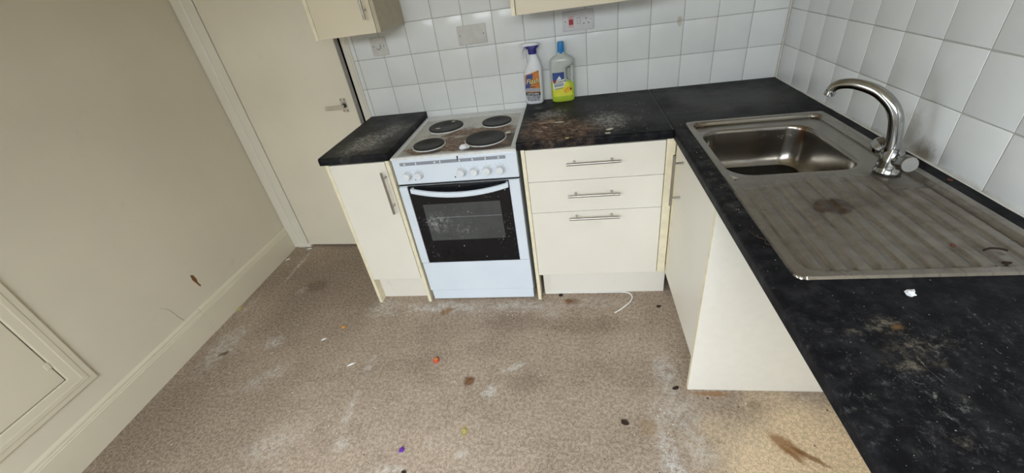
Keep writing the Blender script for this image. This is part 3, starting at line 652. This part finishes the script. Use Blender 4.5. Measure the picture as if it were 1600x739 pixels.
# mixer tap
tx, ty = -.117, -1.062; DZK = H-.003
tp = thing('mixer_tap', (tx, ty, DZK), 'chrome swan-neck mixer tap with two faceted handles behind the sink', 'tap')
bm = B(); lathe(bm, [(.0325, 0), (.0325, .004), (.0300, .007), (.0295, .022), (.0280, .038), (.0240, .052), (.0205, .061), (.0195, .068)], (tx, ty, DZK), n=32); obj('base', bm, 'chrome', tp, smooth=True)
ca, sa = math.cos(math.radians(130)), math.sin(math.radians(130))
pts = [(tx+r*ca, ty+r*sa, H+z_) for r, z_ in ((.004, .045), (.010, .070), (.0140, .100), (.0245, .142), (.0430, .173), (.0740, .199), (.105, .2115), (.144, .2175), (.175, .212), (.1905, .200), (.194, .186))]
bm = B(); sp = spline(pts, 7); nn = len(sp); tube(bm, sp, [.0182-.0058*i/(nn-1) for i in range(nn)], 22); obj('spout', bm, 'chrome', tp, smooth=True)
bm = B(); e = Vector(sp[-1]); dn = (sp[-1]-sp[-3]).normalized(); lathe(bm, [(.0132, -.006), (.0140, -.002), (.0140, .006), (.0118, .0075), (.0095, .004), (.001, .004)], e, dn, 20); obj('aerator', bm, 'chrome', tp, smooth=True)
for s in (1, -1):
    axd = Vector((-.06, s*1.0, .36 if s > 0 else .22)).normalized(); c0 = Vector((tx, ty, DZK+.034))
    bm = B(); lathe(bm, [(.0165, .018), (.0145, .030), (.0125, .040)], c0, axd, 18); obj('stem', bm, 'chrome', tp, smooth=True)
    bm = B(); lathe(bm, [(.0125, .038), (.0215, .045), (.0238, .053), (.0220, .068), (.0185, .073)], c0, axd, 8); hd = obj('handle', bm, 'chrome', tp)
    bm = B(); lathe(bm, [(.0190, .0728), (.0186, .0748), (.001, .0748)], c0, axd, 24); tag(obj('cap', bm, 'capgrey', hd), 'round grey cap')

# ------------------------------------------------------------------ wall plates
def plate(name, x0, x1, z0, z1, label, cat, mat='plate'):
    t = thing(name, ((x0+x1)/2, 0, (z0+z1)/2), label, cat)
    bm = B(); box(bm, x0, x1, -.0085, -.0004, z0, z1, .0022); obj('faceplate', bm, mat, t); return t
def dot(t, x, z_, r=.0026, mat='screw', y=-.0085):
    bm = B(); lathe(bm, [(r, 0), (r, .0008)], (x, y, z_), (0, -1, 0), 10); obj('screw', bm, mat, t)
p1 = plate('cord_outlet', -2.014, -1.928, 1.186, 1.273, 'small square single wall plate with a blanked centre, under the narrow wall cabinet', 'wall plate')
dot(p1, -2.000, 1.232); dot(p1, -1.943, 1.230)
bm = B(); box(bm, -1.986, -1.962, -.0105, -.008, 1.220, 1.244, .002); obj('centre_cover', bm, 'plate', p1)
bm = B(); tube(bm, spline([(-1.984, -.0095, 1.222), (-1.975, -.0115, 1.216), (-1.964, -.0115, 1.222), (-1.961, -.0105, 1.238)], 4), .0011, 6); obj('cable_slot', bm, 'screw', p1)
p2 = plate('blank_plate', -1.544, -1.398, 1.187, 1.274, 'blank double wall plate with two screws above the cooker', 'wall plate')
dot(p2, -1.531, 1.231); dot(p2, -1.411, 1.231)
p3 = plate('cooker_socket', -1.019, -.872, 1.190, 1.276, 'cooker switch plate with red rocker and socket above the bottles', 'socket', 'plate2')
dot(p3, -1.006, 1.232); dot(p3, -.885, 1.234, .003, 'steel')
bm = B(); box(bm, -.990, -.967, -.0100, -.008, 1.207, 1.253, .001); sw = obj('switch_surround', bm, 'redrim', p3)
bm = B(); box(bm, -.9885, -.9685, -.0125, -.009, 1.2175, 1.2405, .0015); tag(obj('rocker', bm, 'red', sw), 'red cooker switch')
bm = B(); box(bm, -.9502, -.9348, -.0095, -.008, 1.2165, 1.2455, .001); rk = obj('switch_surround', bm, 'strip', p3)
bm = B(); box(bm, -.9488, -.9362, -.0115, -.009, 1.2180, 1.2440, .0012); obj('rocker', bm, 'plate2', rk)
for x0, x1, z0, z1 in ((-.9085, -.9045, 1.2345, 1.2425), (-.9215, -.9150, 1.2160, 1.2200), (-.8985, -.8920, 1.2165, 1.2205)):
    bm = B(); box(bm, x0, x1, -.0090, -.0080, z0, z1); obj('pin_hole', bm, 'hole', p3)

# ------------------------------------------------------------------ bottles
def se_loop(cx, a, b, z_, n=36, ex=3.0, cy=0.0):
    out = []
    for k in range(n):
        t = 2*math.pi*k/n; c_, s_ = math.cos(t), math.sin(t)
        out.append((cx+a*math.copysign(abs(c_)**(2/ex), c_), cy+b*math.copysign(abs(s_)**(2/ex), s_), z_))
    return out
class Bottle:
    def __init__(s, prof, ex=3.0): s.p = prof; s.ex = ex      # (z, xl, xr, b)
    def at(s, z_):
        p = s.p
        for q, r in zip(p, p[1:]):
            if q[0] <= z_ <= r[0]:
                t = (z_-q[0])/max(1e-6, r[0]-q[0]); return [q[i]+(r[i]-q[i])*t for i in range(4)]
        return p[-1]
    def mesh(s, z0, z1):
        bm = B(); zs = sorted({z0, z1}|{q[0] for q in s.p if z0 < q[0] < z1})
        loft(bm, [se_loop((q[1]+q[2])/2, (q[2]-q[1])/2, q[3], z_, ex=s.ex) for z_ in zs for q in [s.at(z_)]]); return bm
    def fy(s, x, z_, eps):
        _, xl, xr, b = s.at(z_); u = min(.999, abs(x-(xl+xr)/2)/((xr-xl)/2)); return -b*(1-u**s.ex)**(1/s.ex)-eps
    def patch(s, name, quad, mat, parent, eps=.0005, n=10):
        (ax_, az), (bx_, bz), (cx, cz), (dx, dz) = quad; bm = B(); vs = []
        for j in range(n+1):
            row = []
            for i in range(n+1):
                u, v = i/n, j/n; x = (ax_*(1-u)+bx_*u)*(1-v)+(dx*(1-u)+cx*u)*v; z_ = (az*(1-u)+bz*u)*(1-v)+(dz*(1-u)+cz*u)*v
                row.append(bm.verts.new((x, s.fy(x, z_, eps), z_)))
            vs.append(row)
        for j in range(n):
            for i in range(n): bm.faces.new((vs[j][i], vs[j][i+1], vs[j+1][i+1], vs[j+1][i]))
        return obj(name, bm, mat, parent, local=True)
    def text(s, body, size, cx, cz, mat, parent, rot=0.0, shear=0.0, bold=0.0, eps=.0012, sx=1.0):
        bm = text_bm(body, size, shear, bold); c_, s_ = math.cos(rot), math.sin(rot)
        for v in bm.verts:
            x, y = v.co.x*sx, v.co.y; X, Z = cx+x*c_-y*s_, cz+x*s_+y*c_; v.co = Vector((X, s.fy(X, Z, eps), Z))
        return obj('lettering', bm, mat, parent, local=True)
spb = thing('spray_bottle', (-1.183, -.036, H), 'white trigger spray bottle with orange label and navy neck, by the tiles', 'bottle')
SB = Bottle([(0, -.041, .040, .024), (.004, -.045, .044, .027), (.02, -.0465, .0460, .028), (.08, -.0475, .0475, .028), (.145, -.0475, .0495, .028), (.160, -.0450, .0510, .0275), (.175, -.0380, .0500, .026), (.195, -.0250, .0430, .022), (.215, -.0130, .0360, .018), (.232, -.0080, .0300, .0155), (.242, -.0070, .0275, .0150)], 2.8)
body = obj('body', SB.mesh(0, .242), 'white', spb, smooth=True, local=True)
SB.patch('label_panel', ((-.043, .048), (.033, .042), (.033, .1655), (-.043, .146)), 'orange', body)
SB.patch('label_swoosh', ((-.043, .080), (-.020, .078), (.004, .150), (-.030, .148)), 'labelblue', body, .0008)
SB.patch('label_band', ((-.043, .066), (.033, .062), (.033, .079), (-.043, .083)), 'labelgrey', body, .0010)
SB.patch('label_bar', ((-.043, .046), (.033, .042), (.033, .058), (-.043, .062)), 'blackprint', body, .0010)
SB.patch('label_base', ((-.036, .018), (.028, .014), (.033, .041), (-.043, .045)), 'labelmottle', body, .0008)
SB.text('Flash', .033, -.002, .1135, 'blackprint', body, .02, .25, .0016, .0011)
SB.text('Flash', .033, -.003, .1145, 'labelyel', body, .02, .25, .0004, .0016)
SB.text('KITCHEN', .0125, -.005, .0517, 'print', body, -.05, 0, .0002, .0015, 1.15)
SB.text('SPRAY', .0075, -.002, .0865, 'blackprint', body, -.05, 0, .0003, .0014, 1.2)
CB = [(.240, -.012, .0285, .0165), (.262, -.014, .0290, .0165), (.272, -.026, .040, .0160), (.279, -.036, .0455, .0150)]
bm = B(); loft(bm, [se_loop((q[1]+q[2])/2, (q[2]-q[1])/2, q[3], q[0], 28, 2.6) for q in CB]); col_ = obj('collar', bm, 'navy', spb, smooth=True, local=True)
bm = B(); loft(bm, [se_loop((a+b_)/2, (b_-a)/2, d_, z_, 28, 2.6) for z_, a, b_, d_ in ((.2775, -.040, .0455, .0145), (.284, -.044, .045, .0145), (.290, -.040, .036, .012), (.2935, -.028, .022, .008))]); obj('trigger_head', bm, 'white', spb, smooth=True, local=True)
bm = B(); tube(bm, spline([(-.034, 0, .280), (-.040, 0, .268), (-.046, 0, .250), (-.043, 0, .232), (-.047, 0, .222)], 4), [.006]*6+[.0048]*6+[.0036]*5, 8); obj('trigger', bm, 'white', spb, smooth=True, local=True)
bm = B(); lathe(bm, [(.007, 0), (.0075, .008), (.005, .010), (.001, .010)], (-.042, 0, .284), (-1, 0, 0), 12); obj('nozzle', bm, 'white', spb, local=True)

clb = thing('cleaner_bottle', (-1.0345, -.043, H), 'clear cleaner bottle with lime green liquid and blue cap', 'bottle')
CL = Bottle([(0, -.052, .052, .026), (.005, -.0575, .0575, .030), (.03, -.0590, .0590, .031), (.084, -.0592, .0590, .031), (.094, -.0592, .0520, .031), (.103, -.0593, .0300, .031), (.112, -.0594, .0235, .031), (.155, -.0596, .0235, .031), (.165, -.0597, .0300, .031), (.172, -.0598, .0540, .031), (.180, -.0598, .0598, .031), (.198, -.0598, .0598, .031), (.210, -.0500, .0500, .028), (.222, -.0290, .0290, .0215), (.229, -.0180, .0180, .0170), (.236, -.0165, .0165, .0165)], 2.8)
lq = obj('liquid_filled_base', CL.mesh(0, .100), 'lime', clb, smooth=True, local=True); cbody = obj('body', CL.mesh(.100, .236), 'cloudy', clb, smooth=True, local=True)
bm = B(); loft(bm, [se_loop(cx, .0098, .014, z_, 16, 2.6) for z_, cx in ((.082, .0470), (.090, .0490), (.105, .0494), (.14, .0496), (.168, .0494), (.180, .0470))]); obj('grip', bm, 'cloudy', clb, smooth=True, local=True)
bm = B(); lathe(bm, [(.0172, .229), (.0178, .231), (.0165, .268), (.0155, .280), (.0140, .282), (.001, .282)], (0, 0, 0), n=26); obj('cap', bm, 'capblue', clb, smooth=True, local=True)
CL.patch('label_panel', ((-.049, .028), (.050, .030), (.026, .103), (-.049, .103)), 'labelyellow', cbody)
CL.patch('label_panel', ((-.048, .060), (.005, .072), (.022, .112), (-.048, .108)), 'labelpale', cbody, .0008)
CL.patch('label_header', ((-.048, .106), (.010, .112), (.010, .146), (-.048, .146)), 'labelblue', cbody, .0010)
CL.patch('label_splash', ((-.030, .110), (-.004, .113), (-.014, .130), (-.020, .122)), 'print', cbody, .0013)
CL.patch('label_flash', ((-.047, .098), (-.031, .100), (-.031, .110), (-.047, .108)), 'red', cbody, .0014)
CL.patch('label_bar', ((-.040, .076), (.004, .083), (.004, .094), (-.040, .087)), 'labelblue', cbody, .0010)
CL.text('ALL-PURPOSE', .0105, -.013, .0995, 'labelblue', cbody, .15, .1, .0004, .0014)
CL.text('CLEANER', .0095, -.018, .085, 'print', cbody, .15, .1, .0002, .0015)
CL.patch('label_line', ((-.040, .064), (.002, .069), (.002, .0715), (-.040, .0665)), 'blackprint', cbody, .0012)
for x, z_, r in ((.030, .062, .013), (.014, .055, .010)):
    bm = B(); vs = [bm.verts.new((x+r*math.cos(a), CL.fy(x+r*math.cos(a), z_+r*math.sin(a), .0016), z_+r*math.sin(a))) for a in [2*math.pi*k/16 for k in range(16)]]; bm.faces.new(vs); obj('label_fruit', bm, 'fruit', cbody, local=True)
bm = B(); vs = [bm.verts.new((.040+.004*math.cos(a), CL.fy(.040, .062, .0021), .062+.006*math.sin(a))) for a in [2*math.pi*k/10 for k in range(10)]]; bm.faces.new(vs); obj('label_leaf', bm, 'blackprint', cbody, local=True)

# ------------------------------------------------------------------ cable and litter
bm = B(); tube(bm, spline([(-1.175, -.5675, .004), (-1.0, -.5685, .004), (-.85, -.570, .004), (-.775, -.571, .004), (-.742, -.582, .004), (-.731, -.609, .004), (-.745, -.645, .004), (-.785, -.688, .004), (-.828, -.724, .004)], 6), .0032, 8)
tag(obj('cable', bm, 'cable', smooth=True, loc=(-.95, -.6, 0)), 'thin white cable end curling out from under the drawer plinth', 'cable')
def lump(name, x, y, z_, sx, sy, sz, mat, label, cat, rz=0.0, seed=0, group=None):
    bm = B(); bmesh.ops.create_icosphere(bm, subdivisions=2, radius=1.0); rnd = random.Random(seed+int(x*1000))
    for v in bm.verts:
        k = 1+rnd.uniform(-.28, .28); v.co = Vector((v.co.x*k*sx, v.co.y*k*sy, max(-.6, v.co.z*k)*sz))
    mz = min(v.co.z for v in bm.verts)
    for v in bm.verts: v.co.z -= mz
    o = obj(name, bm, mat, local=True, loc=(x, y, z_)); o.rotation_euler = (0, 0, rz); return tag(o, label, cat, group)
cap = thing('bottle_cap', (-1.668, -1.021, 0), 'small red plastic cap lying on the carpet', 'cap')
bm = B(); lathe(bm, [(.014, 0), (.014, .007), (.0125, .009), (.001, .009)], (-1.668, -1.021, .0005), n=18); obj('shell', bm, 'redcap', cap, smooth=True)
bm = B(); lathe(bm, [(.0085, .009), (.0085, .0095), (.001, .0095)], (-1.668, -1.021, .0005), n=14); obj('disc', bm, 'orangebit', cap)
lump('wrapper_scrap', -1.688, -1.448, 0, .013, .010, .006, 'purple', 'crumpled purple wrapper scrap on the carpet near the front', 'litter', .6, 1)
lump('crumb', -2.248, -.804, 0, .012, .010, .006, 'orangebit', 'orange crumb on the carpet near the narrow cabinet', 'crumb', 0, 2)
lump('crumb', -1.486, -1.132, 0, .013, .010, .003, 'rust', 'flat brown crumb in the middle of the carpet', 'crumb', .4, 3)
lump('crumb', -.843, -1.306, 0, .015, .009, .006, 'darkbit', 'dark flat scrap on the carpet left of the end panel', 'crumb', -.3, 4)
lump('crumb', -1.053, -.632, 0, .016, .009, .006, 'rust', 'brown crumb with pale top in front of the drawer plinth', 'crumb', 0, 5)
lump('crumb', -1.095, -.585, 0, .010, .009, .006, 'darkbit', 'dark round crumb against the drawer plinth', 'crumb', 0, 6)
lump('crumb', -.613, -.680, 0, .010, .008, .005, 'darkbit', 'dark crumb beside the sink cabinet door', 'crumb', 0, 7)
lump('crumb', -.629, -1.150, 0, .012, .006, .005, 'darkbit', 'dark sliver beside the foot of the end panel', 'crumb', .3, 8)
lump('crumb', -1.650, -1.530, 0, .009, .007, .005, 'darkbit', 'dark crumb close to the purple scrap', 'crumb', 0, 9)
lump('crumb', -1.459, -1.358, 0, .009, .013, .002, 'yellowbit', 'olive yellow smear of food on the carpet', 'crumb', 0, 10)
lump('paper_scrap', -2.986, -.159, 0, .016, .005, .003, 'paper', 'white paper scrap beside the skirting near the door', 'litter', .9, 11)
lump('paper_scrap', -2.892, -.040, 0, .018, .008, .004, 'paper', 'white paint flake on the carpet under the door frame', 'litter', .2, 12)
lump('paper_scrap', -2.087, -1.046, 0, .018, .004, .003, 'paper', 'thin white sliver on the carpet left of the red cap', 'litter', .55, 13)
lump('paper_scrap', -2.317, -.888, 0, .016, .004, .003, 'paper', 'thin white sliver on the carpet near the orange crumb', 'litter', .6, 14)
lump('wrapper_scrap', -2.999, -.648, 0, .012, .022, .006, 'yellowbit', 'yellowish scrap lying against the left skirting', 'litter', 0, 15)
lump('paper_scrap', -.374, -1.580, H, .0075, .0085, .008, 'paper', 'crumpled white paper bit on the worktop before the sink', 'litter', .3, 16)
lump('food_scrap', -1.468, -.548, HZ-.004, .020, .011, .012, 'paper', 'white lump of food on the hob beside the front right hotplate', 'food', .3, 17)
lump('food_scrap', -1.290, -.392, HZ-.004, .013, .012, .006, 'crustpale', 'pale crumb on the hob behind the front right hotplate', 'food', 0, 18)
lump('food_scrap', -1.609, -.168, HZ+.006, .010, .007, .002, 'crustpale', 'pale fleck near the back edge of the rear left hotplate', 'food', .5, 19)
lump('food_scrap', -1.667, -.262, HZ+.006, .013, .005, .002, 'crustpale', 'pale smear near the front of the rear left hotplate', 'food', .2, 20)
for k, (x, y, a, b_, r, l) in enumerate([(-1.121, -.394, .028, .012, .3, 'long pale brown crust on the stained worktop'), (-1.090, -.380, .020, .020, .1, 'largest pale brown crust on the stained worktop'), (-1.111, -.453, .012, .011, .4, 'small round crust on the stained worktop'), (-1.134, -.497, .018, .009, -.2, 'flat reddish crust near the worktop edge by the cooker'),
        (-1.05, -.398, .020, .004, 0, 'thin whitish streak of dried food below the green bottle'), (-.839, -.543, .016, .009, .5, 'pale flake on the stained worktop near the drawers'), (-.849, -.588, .012, .008, 0, 'pale flake at the worktop edge above the top drawer'), (-1.014, -.606, .010, .008, 0, 'greenish crumb on the front edge of the stained worktop')]):
    lump('food_crust', x, y, H, a, b_, .0022, 'crust' if k < 4 else ('yellowbit' if k == 7 else 'crustpale'), l, 'food', r, 30+k, 'dried food on the stained worktop')
# small crumbs nobody could count
def crumbs(name, spots, mat, label, seed):
    rnd = random.Random(seed); bm = B()
    for x0, x1, y0, y1, z_, n, s in spots:
        for _ in range(n):
            x, y = rnd.uniform(x0, x1), rnd.uniform(y0, y1); q = s*rnd.uniform(.4, 1.2)
            a = rnd.uniform(0, 3.14); L = q*rnd.uniform(1, 2)
            dx, dy = math.cos(a), math.sin(a)
            ps = [(x+dx*L, y+dy*L, z_), (x-dy*q, y+dx*q, z_), (x-dx*L, y-dy*L, z_), (x+dy*q, y-dx*q, z_)]
            lo = [bm.verts.new(p) for p in ps]; t_ = bm.verts.new((x, y, z_+q*.9))
            for i in range(4): bm.faces.new((lo[i], lo[(i+1) % 4], t_))
    return tag(obj(name, bm, mat), label, 'crumbs', kind='stuff')
FL = 0.0004
crumbs('carpet_crumbs', [(-2.9, -.65, -1.55, -.66, FL, 150, .0026), (-2.1, -1.2, -.72, -.63, FL, 60, .003), (-.75, -.6, -1.6, -1.2, FL, 40, .003), (-.5, -.1, -1.23, -1.17, FL, 14, .003), (-2.1, -1.8, -1.4, -1.15, FL, 24, .003)], 'crustpale', 'pale crumbs and grit scattered over the carpet', 3)
crumbs('carpet_grit', [(-2.9, -.65, -1.55, -.66, FL, 40, .0022), (-1.2, -.62, -.95, -.6, FL, 26, .0026), (-.55, -.1, -1.6, -1.18, FL, 10, .003)], 'darkbit', 'dark grit scattered over the carpet', 4)
crumbs('worktop_crumbs', [(-1.2, -.65, -.58, -.2, H+.0002, 80, .0016), (-2.08, -1.86, -.56, -.2, H+.0002, 40, .0014), (-.58, -.3, -1.95, -1.56, H+.0002, 60, .0006), (-.585, -.555, -1.5, -.5, H+.0002, 22, .0012)], 'crustpale', 'tiny pale crumbs scattered over the black worktops', 5)
crumbs('hob_grit', [(-1.74, -1.27, -.57, -.13, HZ-.0041, 160, .0024)], 'rust', 'brown burnt grit scattered over the hob', 6)
def wisp(pts, r, name, label):
    bm = B(); tube(bm, spline(pts, 5), r, 5); tag(obj(name, bm, 'darkbit'), label, 'debris')
zb = H-.156
wisp([(-.45, -.80, zb+.004), (-.40, -.83, zb+.006), (-.36, -.80, zb+.012), (-.30, -.82, zb+.005)], .0018, 'food_strand', 'dark strand of waste lying across the sink bowl')
wisp([(-.30, -.76, zb+.012), (-.285, -.785, zb+.020), (-.27, -.77, zb+.010), (-.25, -.80, zb+.006)], .0018, 'food_strand', 'short curled strand of waste at the back of the sink bowl')
wisp([(-.165, -1.452, H+.002), (-.150, -1.447, H+.003), (-.135, -1.449, H+.003), (-.125, -1.455, H+.002)], .0022, 'food_strand', 'dark curved scrap on the drainer near its front edge')
lump('food_scrap', -.153, -1.492, H-.002, .008, .004, .003, 'darkbit', 'small dark scrap at the drainer front edge', 'food', 0, 41)
lump('food_scrap', -.200, -1.425, H-.004, .005, .005, .003, 'darkred', 'small brown crumb on the drainer ribs', 'food', 0, 42)
lump('food_scrap', -.014, -.868, H, .010, .016, .007, 'yellowbit', 'yellowish scrap against the tiles behind the tap', 'food', 0, 43)
lump('food_scrap', -.022, -1.145, H, .005, .007, .003, 'darkred', 'brown crumb against the tiles right of the tap', 'food', 0, 44)
wisp([(-.573, -1.345, H+.002), (-.565, -1.372, H+.003), (-.553, -1.385, H+.004), (-.557, -1.400, H+.003), (-.548, -1.405, H+.002)], .0016, 'food_strand', 'dark curled scrap on the worktop strip left of the drainer')
